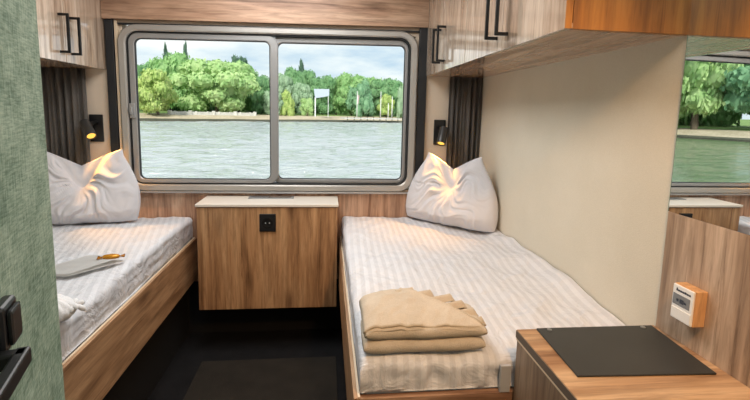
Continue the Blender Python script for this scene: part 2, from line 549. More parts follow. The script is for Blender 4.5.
# mirror on the right wall
mr = thing('wall_mirror', 'large frameless mirror on the right wall above the oak panel', 'mirror', (0.855, 0.3, 1.022))
new_obj('mirror_glass', B((0.8525, -0.55, 1.022), (0.857, 1.040, 1.94)), mirror_m, mr)
new_obj('mirror_edge', B((0.8522, 1.0400, 1.022), (0.8578, 1.0412, 1.94)), mat('green_glass_edge', srgb(120, 140, 126), 0.2), mr)

# ------------------------------------------------------------------ overhead cabinets
def overhead(label, y0, y1, side, group, end=False):
    """side +1: on the right wall, doors face -X; -1: on the left wall, doors face +X"""
    if side > 0:
        xf, xw = 0.541, XR_
    else:
        xf, xw = -1.112, XL
    zb, zt = 1.451 if side > 0 else 1.428, 1.985
    t = thing('overhead_cabinet', label, 'cabinet', ((xf+xw)/2, (y0+y1)/2, zb), group)
    xin = xf + 0.018*side
    lo, hi = sorted((xin + 0.001*side, xw))
    new_obj('carcass', B((lo, y0+(0.017 if end else 0.001), zb+0.014), (hi, y1-0.001, zt)), oak_y, t)
    lo2, hi2 = sorted((xin, xw))
    new_obj('underside_panel', B((lo2, y0, zb), (hi2, y1, zb+0.013), 0.001), oak_under, t)
    if end:
        new_obj('end_panel', B((lo+0.0005, y0-0.001, zb-0.001), (hi, y0+0.016, zt), 0.001), cherry, t)
    ym = (y0+y1)/2 + (0.0 if side > 0 else 0.0)
    for k, (a, b) in enumerate(((y0+(0.0 if end else 0.0015), ym-0.0015), (ym+0.0015, y1-0.0015))):
        lo, hi = sorted((xf, xin))
        d = new_obj('door', B((lo, a, zb-0.001), (hi, b, zt), 0.0012), oak_door, t)
        if end and k == 0:
            new_obj('door_edge', B((lo+0.0005, a-0.0015, zb), (hi-0.001, a+0.001, zt-0.001)), cherry, d)
        hy = ym + (-0.044 if k == 0 else 0.044)
        bm = bmesh.new()
        z0, z1 = (zb+0.036, zb+0.198) if side > 0 else (zb+0.034, zb+0.196)
        xo = xf - 0.036*side
        r = 0.005
        lo_, hi_ = sorted((xo-r*side, xo+r*side))
        box(bm, (lo_, hy-r, z0), (hi_, hy+r, z1), 0.0012)
        for z in (z0, z1-2*r):
            l3, h3 = sorted((xo+r*side*0.9, xf))
            box(bm, (l3, hy-r, z), (h3, hy+r, z+2*r), 0.001)
        new_obj('handle', bm, black_metal, d)
    return t
grp = 'overhead cabinets along the right wall'
overhead('pale oak overhead cabinet on the right, next to the window', 1.821, 2.551, 1, grp)
overhead('pale oak overhead cabinet whose orange-lit end faces the entrance', 1.040, 1.819, 1, grp, end=True)
overhead('pale oak overhead cabinet with two doors above the left bed', 1.815, 2.551, -1, None)

# ------------------------------------------------------------------ cabinet under the window
t = thing('window_cabinet', 'oak cabinet with pale top and black socket between the two beds', 'cabinet', (-0.283, 2.42, 0.237))
new_obj('body', B((-0.627, 2.302, 0.237), (0.060, 2.537, 0.764), 0.0015), oak_front, t)
new_obj('shadow_gap', B((-0.626, 2.306, 0.764), (0.059, 2.537, 0.768)), edge_dark, t)
new_obj('cabinet_top', B((-0.632, 2.294, 0.768), (0.065, 2.537, 0.781), 0.002), top_pale, t)
sk = new_obj('socket', B((-0.326, 2.292, 0.643), (-0.246, 2.303, 0.733), 0.003), black_m, t)
bm = bmesh.new()
cx, cz = -0.286, 0.688
rr = [bm.verts.new((cx+0.027*math.cos(2*math.pi*k/28), 2.2915, cz+0.027*math.sin(2*math.pi*k/28))) for k in range(28)]
ri = [bm.verts.new((cx+0.023*math.cos(2*math.pi*k/28), 2.2905, cz+0.023*math.sin(2*math.pi*k/28))) for k in range(28)]
rd = [bm.verts.new((cx+0.020*math.cos(2*math.pi*k/28), 2.2914, cz+0.020*math.sin(2*math.pi*k/28))) for k in range(28)]
for k in range(28):
    j = (k+1) % 28
    bm.faces.new((rr[k], rr[j], ri[j], ri[k])); bm.faces.new((ri[k], ri[j], rd[j], rd[k]))
bm.faces.new(rd)
new_obj('socket_insert', bm, black_metal, sk, smooth=True, angle=R(30))
bm = bmesh.new()
for dx in (-0.0095, 0.0095):
    tube(bm, [(cx+dx, 2.2913, cz), (cx+dx, 2.2905, cz)], 0.003, 10)
new_obj('pin_hole', bm, grey_p, sk)
gp = new_obj('cable_outlet', B((-0.403, 2.440, 0.781), (-0.170, 2.512, 0.786), 0.0015), steel, t)
new_obj('outlet_flap', B((-0.300, 2.452, 0.7858), (-0.182, 2.500, 0.7875), 0.001), edge_dark, gp)

# ------------------------------------------------------------------ beds
def bed(label, x0, x1, y0, y1, open_side):
    """open_side: +1 rail at x1, -1 rail at x0"""
    t = thing('bed', label, 'bed', ((x0+x1)/2, (y0+y1)/2, 0.0), 'two single beds along the walls')
    xr = x1 if open_side > 0 else x0
    xi = xr - 0.016*open_side
    lo, hi = sorted((xr, xi))
    rl = new_obj('side_rail', B((lo, y0, 0.328), (hi, y1, 0.548), 0.0015), oak_rail, t)
    new_obj('edge_band', B(((xi if open_side > 0 else xi-0.006), y0+0.002, 0.5475), ((xi+0.006) if open_side > 0 else xi, y1, 0.5500)), edge_pale, rl)
    fb = new_obj('foot_board', B((min(xi, x0 if open_side > 0 else xi), y0, 0.328), (max(xi, x1 if open_side < 0 else xi), y0+0.019, 0.546), 0.0015), oak_x, t)
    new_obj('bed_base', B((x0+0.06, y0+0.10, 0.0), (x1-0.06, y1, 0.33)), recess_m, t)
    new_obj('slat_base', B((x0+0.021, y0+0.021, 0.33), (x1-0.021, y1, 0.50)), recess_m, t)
    new_obj('mattress', B((x0+0.022, y0+0.022, 0.50), (x1-0.022, y1, 0.625), 0.03, 4), mattress_m, t, smooth=True)
    return t
bed('oak single bed with white striped sheet along the right wall', 0.073, XR_-0.002, 1.052, 2.536, -1)
bed('oak single bed with white striped sheet along the left wall', XL+0.002, -0.693, 0.78, 2.536, 1)

def sheet(name, label, x0, x1, y0, y1, open_side, ztop, material, seed, fall, zw):
    """bed linen: runs over the mattress, drapes over the open long side and the foot. x0..x1 outer faces"""
    wid = x1-x0; ln = y1-y0
    r = 0.028
    def prof(d):
        """distance past the edge -> (out, down) along a rounded shoulder; d<0 inside"""
        if d <= -r: return (d, 0.0)
        if d < r*0.57:
            a = (d+r)/(r*1.57)*math.pi/2
            return (-r + r*math.sin(a), r-r*math.cos(a))
        return (0.0, r + (d-r*0.57))
    def f(u, v):
        p = u*(wid+fall) ; q = v*(ln+fall)      # p from the wall outwards, q from the head to the foot
        dx = p-wid; dy = q-ln
        ox, zx = prof(dx); oy, zy = prof(dy)
        px = wid+ox; py = ln+oy
        x = (x0+px) if open_side > 0 else (x1-px)
        y = y1-py
        down = zx+zy
        if dx > 0 and dy > 0: down = max(zx, zy)
        w = nz3(x, y, seed, 3.2)*0.010 + nz3(x*1.6, y*0.7, seed+4, 9.0)*0.0050 - 0.014*abs(nz3(x+0.5*y, y*0.6, seed+6, 6.5)) - 0.011*abs(nz3(x-0.7*y, y*0.5, seed+8, 9.5)) + nz3(x, y, seed+9, 24.0)*0.0012
        # sag at the foot, rise at the wall side
        wall_d = p
        rise = (zw-ztop)*math.exp(-(wall_d/0.055)**2) * (0.75+0.5*nz3(0.3, y*5.0, seed+2))
        foot = -0.030*math.exp(-max(0, ln-q)/0.30)
        z = ztop + w*min(1.0, max(0.2, 1-down*9)) + rise + foot - down
        # gathers on the foot face, long tucks along the side
        if dy > -r:
            k = min(1.0, zy/0.05)
            k *= min(1.0, max(0.0, (z-0.552)/0.03))
            y += k*(0.026*nz3(x*20.0+z*6, z*6.0, seed+7) + 0.012*nz3(x*44.0-z*9, z*8.0, seed+3) - 0.004)
        if dx > -r:
            k = min(1.0, zx/0.04)
            x += open_side*k*(0.004*nz3(y*4.0, z*45.0, seed+5) - 0.004)
        return Vector((x, y, max(z, 0.553)))
    bm = bmesh.new()
    grid_mesh(bm, 110, 190, f)
    bmesh.ops.recalc_face_normals(bm, faces=bm.faces[:])
    o = new_obj(name, bm, material, org=((x0+x1)/2, (y0+y1)/2, 0.60), smooth=True)
    if sum(p.normal.z for p in o.data.polygons) < 0:
        o.data.flip_normals()
    return tag(o, label, 'bed sheet', 'white striped bed sheets')
sheet('bed_sheet', 'white striped sheet under the towels on the right bed', 0.086, XR_-0.004, 1.064, 2.532, -1, 0.668, sheet_r, 3.1, 0.15, 0.702)
sheet('bed_sheet', 'white striped sheet on the left bed beside the green door', XL+0.004, -0.708, 0.82, 2.532, 1, 0.668, sheet_l, 11.7, 0.15, 0.685)

# ------------------------------------------------------------------ pillows
def pillow(label, base, a, wB, wT, H, T, dip, lean, seed, corner_l=1.0, corner_r=1.0):
    """a plumped pillow standing on its long edge, its top pressed in to leave two points. base: middle of the foot line; a: left-to-right"""
    a = Vector(a).normalized(); n = Vector((a.y, -a.x, 0))   # n towards the viewer
    base = Vector(base)
    nu, nv = 90, 64
    def surf(sgn):
        def f(u, v):
            s = 2*u-1
            d = dip*math.exp(-(s/0.46)**2)*(v**1.6)
            ear = (0.06*max(0, s)*corner_r + 0.06*max(0, -s)*corner_l)*v**2
            w = wB*(1-v**1.3) + wT*v**1.3 + 0.035*math.sin(math.pi*min(1, v*1.1))
            hgt = H*(v - d + ear)
            edge = max(0.0, 1-abs(s)**3.2)**0.5
            body = (max(0.0, 1-v)**0.55) * (min(1.0, v/0.22+0.12))**0.5 if v < 1 else 0.0
            th = T*edge*body*(1.0+0.25*math.exp(-(s/0.4)**2)*math.sin(math.pi*v))
            th += 0.004*(1-abs(s)**6)
            pos = base + a*(s*w) + Vector((0, 0, hgt)) - n*(lean*v**1.2)
            # creases radiating from the pressed-in notch
            rx, rz = s*w, hgt - H*(1-dip)
            ang = math.atan2(rz-0.02, rx); rad = math.hypot(rx, rz)
            env = math.exp(-(rad/0.19)**2)*min(1.0, (rad/0.07)**2)
            ang += 0.9*noise.noise(Vector((rx*9, rz*9, seed+3)))
            cre = (0.030*env*noise.noise(Vector((ang*3.6, rad*5.0, seed))) + 0.020*env*noise.noise(Vector((ang*8.5, rad*9.0, seed+5))))
            cre += 0.006*noise.noise(Vector((s*2.4, v*2.6, seed+9))) + 0.0025*noise.noise(Vector((s*8, v*7, seed+2)))
            # gathered corners at the foot
            cor = math.exp(-((1-abs(s))/0.10)**2)*math.exp(-(v/0.18)**2)
            cre += 0.010*cor*noise.noise(Vector((s*30, v*22, seed)))
            m = min(1.0, edge*1.6)*min(1.0, (1-v)*9)
            return pos + n*(sgn*(th + cre*m*(1.0 if sgn > 0 else 0.4)))
        return f
    bm = bmesh.new()
    grid_mesh(bm, nu, nv, surf(1)); grid_mesh(bm, nu, nv, surf(-1))
    bmesh.ops.remove_doubles(bm, verts=bm.verts[:], dist=0.0095*0.3)
    bmesh.ops.holes_fill(bm, edges=[e for e in bm.edges if e.is_boundary], sides=0)
    bmesh.ops.recalc_face_normals(bm, faces=bm.faces[:])
    o = new_obj('pillow', bm, pillow_m, org=base, smooth=True)
    md = o.modifiers.new('smooth', 'SUBSURF'); md.levels = 1; md.render_levels = 1
    return tag(o, label, 'pillow', 'white pillows propped below the reading lamps')
pillow('white two-pointed pillow standing in the corner of the right bed', (0.645, 2.330, 0.672), (0.687, -0.727, 0), 0.268, 0.160, 0.350, 0.090, 0.47, 0.03, 2.3)
pillow('white pressed-in pillow at the head of the left bed', (-1.185, 2.385, 0.672), (0.985, 0.17, 0), 0.240, 0.182, 0.345, 0.085, 0.50, 0.02, 8.9)

# ------------------------------------------------------------------ curtains
def curtain(label, x0, x1, y, z0, z1, folds, seed):
    bm = bmesh.new()
    def side(off):
        def f(u, v):
            x = x0 + (x1-x0)*u
            ph = u*folds*2*math.pi + 0.8*nz3(u*3, 0, seed)
            amp = 0.017*(0.75+0.35*nz3(u*4, v*1.2, seed+3))
            yy = y + amp*math.sin(ph) + 0.008*math.sin(2.3*ph+seed) + 0.004*nz3(u*6, v*3, seed)
            return Vector((x + 0.006*math.sin(ph*1.0+1.2) + 0.006*v*(u-0.5), yy + off, z1 + (z0-z1)*v))
        return f
    grid_mesh(bm, 110, 12, side(0.0))
    bmesh.ops.solidify(bm, geom=bm.faces[:], thickness=0.003)
    bmesh.ops.recalc_face_normals(bm, faces=bm.faces[:])
    o = new_obj('curtain', bm, curtain_m, org=((x0+x1)/2, y, z0), smooth=True)
    return tag(o, label, 'curtain', 'dark curtains gathered in the corners')
curtain('charcoal curtain gathered in the left corner behind the pillow', -1.425, -1.205, 2.515, 0.70, 1.426, 6, 1.3)
curtain('charcoal curtain gathered in the right corner behind the pillow', 0.664, 0.850, 2.515, 0.70, 1.449, 6, 5.3)

# ------------------------------------------------------------------ reading lamps
def reading_lamp(label, px, zc, tip, tail):
    t = thing('reading_lamp', label, 'lamp', (px, YB, zc-0.07), 'reading lamps beside the window')
    new_obj('back_plate', B((px-0.033, 2.545, zc-0.070), (px+0.033, YB, zc+0.070), 0.003), black_m, t)
    tip = Vector(tip); tail = Vector(tail)
    d = (tip-tail).normalized()
    mid = (tip+tail)/2
    bm = bmesh.new()
    tube(bm, [(px, 2.546, zc+0.028), (px, 2.515, zc+0.028), mid-d*0.01], [0.012, 0.010, 0.010], 14)
    new_obj('arm', bm, black_metal, t, smooth=True, angle=R(40))
    bm = bmesh.new()
    n = 28
    s = d.orthogonal().normalized(); u = d.cross(s)
    prof = [(0, 0.0), (0, 0.017), (0.004, 0.0235), (0.5, 0.0235), (0.99, 0.0235), (1.0, 0.0230), (1.0, 0.0200), (0.93, 0.0195)]
    ln = (tip-tail).length
    rings = []
    for (tt, r) in prof[1:]:
        c = tail + d*(tt*ln if tt > 0.005 or tt == 0 else 0.004)
        rings.append([bm.verts.new(c + (s*math.cos(2*math.pi*k/n)+u*math.sin(2*math.pi*k/n))*r) for k in range(n)])
    for i in range(len(rings)-1):
        for k in range(n):
            bm.faces.new((rings[i][k], rings[i][(k+1) % n], rings[i+1][(k+1) % n], rings[i+1][k]))
    bm.faces.new(rings[0][::-1])
    bmesh.ops.recalc_face_normals(bm, faces=bm.faces[:])
    new_obj('lamp_head', bm, lamp_metal, t, smooth=True, angle=R(40))
    bm = bmesh.new()
    c = tail + d*(0.945*ln)
    vs = [bm.verts.new(c + (s*math.cos(2*math.pi*k/n)+u*math.sin(2*math.pi*k/n))*0.0195) for k in range(n)]
    cc = bm.verts.new(c + d*0.004)
    for k in range(n):
        bm.faces.new((vs[k], vs[(k+1) % n], cc))
    bmesh.ops.recalc_face_normals(bm, faces=bm.faces[:])
    o = new_obj('lamp_lens', bm, lens_m, t, smooth=True)
    o['label'] = 'glowing amber lens'
    return tip, d
tp_, d_ = reading_lamp('black reading lamp with amber glow above the left pillow', -1.176, 1.130, (-1.145, 2.425, 1.095), (-1.203, 2.485, 1.163))
light('reading_lamp_bulb', 'SPOT', tp_+d_*0.004, 7.0, (1.0, 0.43, 0.06), tp_+Vector((0.20, -0.04, -0.30)), spot_size=R(95), spot_blend=0.7, shadow_soft_size=0.012)
tp_, d_ = reading_lamp('black reading lamp with amber glow above the right pillow', 0.632, 1.144, (0.612, 2.425, 1.088), (0.640, 2.475, 1.172))
light('reading_lamp_bulb', 'SPOT', tp_+d_*0.004, 7.0, (1.0, 0.43, 0.06), tp_+Vector((-0.05, -0.06, -0.30)), spot_size=R(95), spot_blend=0.7, shadow_soft_size=0.012)

# ------------------------------------------------------------------ towels on the right bed
def folded_towel(bm, x0, x1, y0, y1, z0, th, layers, seed):
    """a cloth folded into layers: each pair joined by a rounded fold along the front"""
    for k in range(layers):
        za = z0 + k*th
        def prof(t):
            # closed section in (y,z): bottom back -> front round -> top back
            r = th*0.48
            if t < 0.4: return (y1 + (y0+r-y1)*(t/0.4), -r)
            if t < 0.6:
                a = -math.pi/2 - (t-0.4)/0.2*math.pi
                return (y0+r+r*math.cos(a)*1.0, r*math.sin(a))
            return (y0+r + (y1-y0-r)*((t-0.6)/0.4), r)
        def f(u, v):
            yy, dz = prof(v)
            x = x0 + (x1-x0)*u
            e = min(u, 1-u)
            pinch = 1 - 0.5*math.exp(-e/0.03)
            wob = 0.006*nz3(x*9, yy*4, seed+k*3.1) + 0.003*nz3(x*26, yy*9, seed+k)
            return Vector((x + 0.004*nz3(yy*9, k, seed) + (0.004 if k % 2 else 0), yy + wob + 0.004*(k % 2), za + th*0.5 + dz*pinch + 0.004*nz3(x*7, yy*5, seed+2)*(1 if dz > 0 else 0.3) + max(0.0, 0)))
        vs = grid_mesh(bm, 50, 46, f)
        for i in (0, -1):
            bm.faces.new(vs[i])
bm = bmesh.new()
folded_towel(bm, 0.098, 0.412, 1.076, 1.225, 0.643, 0.034, 2, 4.4)
bmesh.ops.recalc_face_normals(bm, faces=bm.faces[:])
tag(new_obj('bath_towel', bm, towel_m, org=(0.255, 1.2, 0.650), smooth=True), 'thick folded white bath towel under the fan-folded one', 'towel', 'towels on the right bed')

ft = thing('hand_towel', 'white towel folded into a fan under a diagonal flap, topmost of the towels', 'towel', (0.255, 1.2, 0.712), 'towels on the right bed')
# diagonal flap: from the left side and front edge, its long free edge runs back-left to front-right
A = Vector((0.104, 1.098)); Bc = Vector((0.408, 1.098)); Cc = Vector((0.212, 1.262)); Dd = Vector((0.104, 1.244))
def flap_h(p):
    s_ = min(1.0, max(0.0, (p.y-1.085)/0.13))
    l_ = min(1.0, max(0.0, (p.x-0.10)/0.06))
    h = 0.716 + 0.032*s_**0.85*(0.6+0.4*l_)
    return h - 0.010*min(1.0, max(0.0, (p.x-0.23)/0.19))
bm = bmesh.new()
def flap(u, v):
    # u: left->right along the front, v: front->back, bounded by the diagonal
    lo = A.lerp(Bc, u)
    hi = Dd.lerp(Cc, u/0.42) if u < 0.42 else Cc.lerp(Bc, (u-0.42)/0.58)
    p = lo.lerp(hi, v)
    h = flap_h(p) + 0.007*nz3(p.x*9+p.y*5, p.y*9, 1.2) + 0.004*nz3(p.x*24, p.y*20, 4.2) + 0.003*nz3(p.x*60-p.y*30, p.y*40, 2.2)
    if u > 0.42: h += 0.005*math.exp(-(1-v)/0.08)
    droop = math.exp(-v/0.04)*0.004 + math.exp(-u/0.03)*0.020
    return Vector((p.x - 0.008*math.exp(-u/0.05), p.y - 0.010*math.exp(-v/0.06), h - droop))
grid_mesh(bm, 60, 44, flap)
bmesh.ops.remove_doubles(bm, verts=bm.verts[:], dist=0.0004)
bmesh.ops.recalc_face_normals(bm, faces=bm.faces[:])
if sum(f.normal.z for f in bm.faces) < 0:
    bmesh.ops.reverse_faces(bm, faces=bm.faces[:])
bmesh.ops.solidify(bm, geom=bm.faces[:], thickness=0.007)
bmesh.ops.recalc_face_normals(bm, faces=bm.faces[:])
new_obj('flap', bm, towel2_m, ft, smooth=True)
# fan pleats appearing from under the free edge, each a folded strip with a rounded end
K = 6
out = Vector((0.93, 0.36)).normalized()
for k in range(K):
    s = (k+0.35)/K
    p0 = Cc.lerp(Bc, s*0.97)
    ln = (0.038, 0.058, 0.084, 0.078, 0.068, 0.046)[k]
    tan = Vector((0.36, -0.93)).normalized()
    bm = bmesh.new()
    def pl(u, v, p0=p0, ln=ln, tan=tan, k=k):
        tt = -0.025 + (0.025+ln)*u
        w = 2*v-1
        c = p0 + out*tt + tan*(w*0.0150)
        ridge = 0.016*(1-abs(w)**1.5)
        e = min(1.0, (1-u)/0.10)
        top = (min(flap_h(p0), flap_h(c)) if tt < 0 else flap_h(p0)) - (0.004, 0.003, 0.004, 0.004, 0.006, 0.009)[k]
        return Vector((c.x, c.y, top - 0.012 + ridge*(e**0.5) - 0.004*(1-e) + 0.001*nz3(u*5, v*4, k)))
    grid_mesh(bm, 18, 10, pl)
    bmesh.ops.recalc_face_normals(bm, faces=bm.faces[:])
    if sum(f.normal.z for f in bm.faces) < 0:
        bmesh.ops.reverse_faces(bm, faces=bm.faces[:])
    bmesh.ops.solidify(bm, geom=bm.faces[:], thickness=0.010)
    bmesh.ops.recalc_face_normals(bm, faces=bm.faces[:])
    new_obj('pleat', bm, towel2_m, ft, smooth=True, angle=R(60))
# second fold lying directly under the flap
bm = bmesh.new()
def under(u, v):
    p = flap(u, v*0.9)
    return Vector((p.x+0.003, p.y-0.005*(1-v), p.z-0.0085))
grid_mesh(bm, 40, 24, under)
bmesh.ops.remove_doubles(bm, verts=bm.verts[:], dist=0.0004)
bmesh.ops.recalc_face_normals(bm, faces=bm.faces[:])
if sum(f.normal.z for f in bm.faces) < 0:
    bmesh.ops.reverse_faces(bm, faces=bm.faces[:])
bmesh.ops.solidify(bm, geom=bm.faces[:], thickness=0.006)
bmesh.ops.recalc_face_normals(bm, faces=bm.faces[:])
new_obj('under_fold', bm, towel2_m, ft, smooth=True)

# ------------------------------------------------------------------ desk at the right
dk = thing('desk', 'oak desk at the foot of the right bed under the mirror', 'desk', (0.665, 0.6, 0.0))
new_obj('desk_top', B((0.479, 0.10, 0.698), (0.8515, 1.046, 0.718), 0.0015), desk_oak, dk)
new_obj('edge_strip', B((0.4770, 0.10, 0.6985), (0.4795, 1.045, 0.7165)), edge_dark, dk)
new_obj('joint_strip', B((0.4785, 0.10, 0.6915), (0.8515, 1.0445, 0.698)), edge_pale, dk)
new_obj('side_panel', B((0.481, 0.10, 0.02), (0.499, 1.044, 0.6915)), desk_side, dk)
new_obj('back_panel', B((0.499, 1.026, 0.02), (0.8515, 1.044, 0.6915)), desk_side, dk)
new_obj('plinth', B((0.51, 0.12, 0.0), (0.83, 1.02, 0.06)), recess_m, dk)
dm = thing('desk_pad', 'black rectangular pad lying on the desk', 'desk pad', (0.68, 0.94, 0.718))
bm = bmesh.new()
poly = [(0.528, 1.041), (0.838, 1.037), (0.822, 0.816), (0.518, 0.830)]
bot = [bm.verts.new((x, y, 0.7185)) for x, y in poly]; topv = [bm.verts.new((x, y, 0.7225)) for x, y in poly]
bm.faces.new(bot); bm.faces.new(topv[::-1])
for k in range(4): bm.faces.new((bot[k], bot[(k+1) % 4], topv[(k+1) % 4], topv[k]))
bmesh.ops.recalc_face_normals(bm, faces=bm.faces[:])
bmesh.ops.bevel(bm, geom=bm.edges[:], offset=0.0013, segments=2, profile=0.5, affect='EDGES')
new_obj('pad_sheet', bm, leather, dm)
for x, y in ((0.556, 1.028), (0.806, 1.025)):
    bm = bmesh.new()
    tube(bm, [(x, y, 0.722), (x, y, 0.7242), (x, y, 0.7248)], [0.006, 0.006, 0.004], 14)
    new_obj('stud', bm, steel, dm, smooth=True, angle=R(30))
tag(new_obj('corner_block', B((0.446, 1.050, 0.545), (0.474, 1.060, 0.618), 0.002), grey_p, org=(0.46, 1.055, 0.545)), 'small grey block standing between the bed foot and the desk', 'block')

# ------------------------------------------------------------------ thermostat box on the oak panel
th = thing('wall_control', 'white and beech control box on the oak panel above the desk', 'control box', (0.852, 0.95, 0.768))
bm = bmesh.new()
ya, yb, za, zb_ = 0.893, 0.957, 0.785, 0.869
box(bm, (0.8225, ya, za), (0.852, yb, zb_), 0.002)
new_obj('case', bm, beech, th)
bm = bmesh.new()
box(bm, (0.818, ya+0.001, za+0.001), (0.8230, yb-0.001, zb_-0.001), 0.002)
fp = new_obj('face_plate', bm, white_p, th)
new_obj('display', B((0.8173, ya+0.009, za+0.036), (0.8185, yb-0.004, za+0.062), 0.0005), display_m, fp)
new_obj('lower_flap', B((0.8165, ya+0.003, za+0.003), (0.8185, yb-0.003, za+0.029), 0.001), white_p, fp)
bm = bmesh.new()
yy = yb-0.012
for w_, h_ in ((0.004, 0.007), (0.006, 0.004), (0.005, 0.004), (0.006, 0.004), (0.005, 0.005), (0.006, 0.004), (0.005, 0.004)):
    box(bm, (0.8175, yy-w_, za+0.069), (0.8182, yy, za+0.069+h_)); yy -= w_+0.0010
new_obj('lettering', bm, ink, fp)
bm = bmesh.new()
box(bm, (0.8168, yb-0.022, za+0.045), (0.8175, yb-0.016, za+0.051))
box(bm, (0.8168, yb-0.037, za+0.043), (0.8175, yb-0.026, za+0.053))
box(bm, (0.8168, yb-0.045, za+0.045), (0.8175, yb-0.038, za+0.050))
new_obj('icon', bm, ink, fp)

# ------------------------------------------------------------------ things on the left bed
fo = thing('leaflet', 'folded grey leaflet lying on the left bed', 'leaflet', (-0.87, 1.68, 0.675))
bm = bmesh.new()
P4 = [(-1.010, 1.570), (-0.850, 1.592), (-0.735, 1.755), (-0.868, 1.790)]
def leaf(zoff):
    def f(u, v):
        a = Vector(P4[0]).lerp(Vector(P4[1]), u); b = Vector(P4[3]).lerp(Vector(P4[2]), u)
        p = a.lerp(b, v)
        return Vector((p.x, p.y, 0.678 + zoff + 0.004*math.sin(u*math.pi) + 0.002*(1-v)))
    return f
grid_mesh(bm, 16, 16, leaf(0)); 
bmesh.ops.solidify(bm, geom=bm.faces[:], thickness=0.003)
bmesh.ops.recalc_face_normals(bm, faces=bm.faces[:])
new_obj('cover', bm, paper_m, fo, smooth=True, angle=R(40))
bm = bmesh.new()
grid_mesh(bm, 16, 16, lambda u, v: leaf(0.006+0.010*v)(u*0.97, 0.02+v*0.92))
bmesh.ops.solidify(bm, geom=bm.faces[:], thickness=0.0015)
bmesh.ops.recalc_face_normals(bm, faces=bm.faces[:])
new_obj('inner_page', bm, mat('pale_paper', srgb(230, 230, 228), 0.6), fo, smooth=True, angle=R(40))

cd = thing('sweet', 'amber wrapped sweet lying on the corner of the leaflet', 'sweet', (-0.79, 1.73, 0.70))
c0 = Vector((-0.778, 1.738, 0.708)); ax = Vector((0.95, 0.30, -0.04)).normalized()
bm = bmesh.new()
tube(bm, [c0+ax*t_v for t_v in (-0.028, -0.024, -0.012, 0.0, 0.012, 0.024, 0.028)], [0.004, 0.010, 0.013, 0.0135, 0.013, 0.010, 0.004], 16)
for v in bm.verts: v.co.z = 0.700 + (v.co.z-0.708)*0.7
new_obj('sweet_body', bm, amber, cd, smooth=True)
for sg in (-1, 1):
    bm = bmesh.new()
    s2 = Vector((-ax.y, ax.x, 0))
    def tw(u, v, sg=sg, s2=s2):
        w = 0.004+0.015*u
        p = c0 + ax*sg*(0.026+0.018*u) + s2*w*(2*v-1)
        return Vector((p.x, p.y, 0.699 + 0.003*math.sin(v*14)*u))
    grid_mesh(bm, 8, 14, tw)
    bmesh.ops.solidify(bm, geom=bm.faces[:], thickness=0.0008)
    bmesh.ops.recalc_face_normals(bm, faces=bm.faces[:])
    new_obj('wrapper_twist', bm, amber, cd, smooth=True)

ru = thing('cloth_bundle', 'small white gathered cloth bundle on the left bed edge by the door', 'cloth', (-0.765, 1.30, 0.667))
bm = bmesh.new()
ctr = Vector((-0.752, 1.285, 0.694))
r0 = bmesh.ops.create_icosphere(bm, subdivisions=5, radius=1.0)
for v in bm.verts:
    p = v.co.copy()
    ang = math.atan2(p.y, p.x)
    rad = 1 + 0.10*noise.noise(Vector((math.cos(ang)*5, math.sin(ang)*5, p.z*1.3))) + 0.05*math.sin(ang*17)*max(0, p.z)
    v.co = ctr + Vector((p.x*0.075*rad, p.y*0.062*rad, p.z*0.038*rad))
new_obj('bundle_body', bm, cotton_m, ru, smooth=True)
bm = bmesh.new()
kc = Vector((-0.686, 1.300, 0.692))
for k in range(7):
    a = 2*math.pi*k/7
    dv = Vector((0.5*math.cos(a)+0.35, math.sin(a), 0.5*abs(math.sin(a*1.5)))).normalized()
    tube(bm, [kc, kc+dv*0.012+Vector((0, 0, 0.006)), kc+dv*0.024, kc+dv*0.030-Vector((0, 0, 0.006))], [0.004, 0.007, 0.008, 0.003], 8)
new_obj('gathered_knot', bm, cotton_m, ru, smooth=True)

# mat on the floor
tag(new_obj('floor_mat', B((-0.600, 0.9, 0.0), (0.060, 2.22, 0.008), 0.003), mat_m, org=(-0.25, 1.5, 0)), 'dark brown mat on the black floor between the beds', 'mat')

# ------------------------------------------------------------------ green door at the left
dirf = Vector((-0.29, 0.957, 0)).normalized()
nrm = Vector((0.957, 0.29, 0)).normalized()
E_ = Vector((-0.3285, 0.59, 0))
door = bpy.data.objects.new('door_1', None); COL.objects.link(door)
hinge = E_ - dirf*0.78
door.location = (hinge.x, hinge.y, 0.01)
door['kind'] = 'structure'; door['label'] = 'sage green open cabin door with black handle'; door['category'] = 'door'
Mx = Matrix(((dirf.x, nrm.x, 0), (dirf.y, nrm.y, 0), (0, 0, 1)))   # local (along, out, up) -> world
def dlocal(bm):
    for v in bm.verts:
        q = Mx @ Vector((v.co.x, v.co.y, v.co.z))
        v.co = Vector((E_.x+q.x, E_.y+q.y, q.z))
    bmesh.ops.recalc_face_normals(bm, faces=bm.faces[:])
    return bm
bm = bmesh.new(); box(bm, (-0.78, -0.040, 0.012), (0.0, 0.0, 1.96), 0.003); struct('door_leaf', dlocal(bm), green_m, door)
bm = bmesh.new(); box(bm, (-0.217, 0.0, 1.046), (-0.183, 0.010, 1.086), 0.003)
rs = struct('privacy_lock', dlocal(bm), black_m, door)
bm = bmesh.new(); box(bm, (-0.213, 0.010, 1.051), (-0.187, 0.014, 1.081), 0.003); struct('turn_button', dlocal(bm), black_metal, rs)
bm = bmesh.new()
box(bm, (-0.234, 0.0, 1.040), (-0.221, 0.026, 1.053), 0.002)
box(bm, (-0.345, 0.017, 1.039), (-0.219, 0.027, 1.053), 0.002)
struct('door_handle', dlocal(bm), black_metal, door)

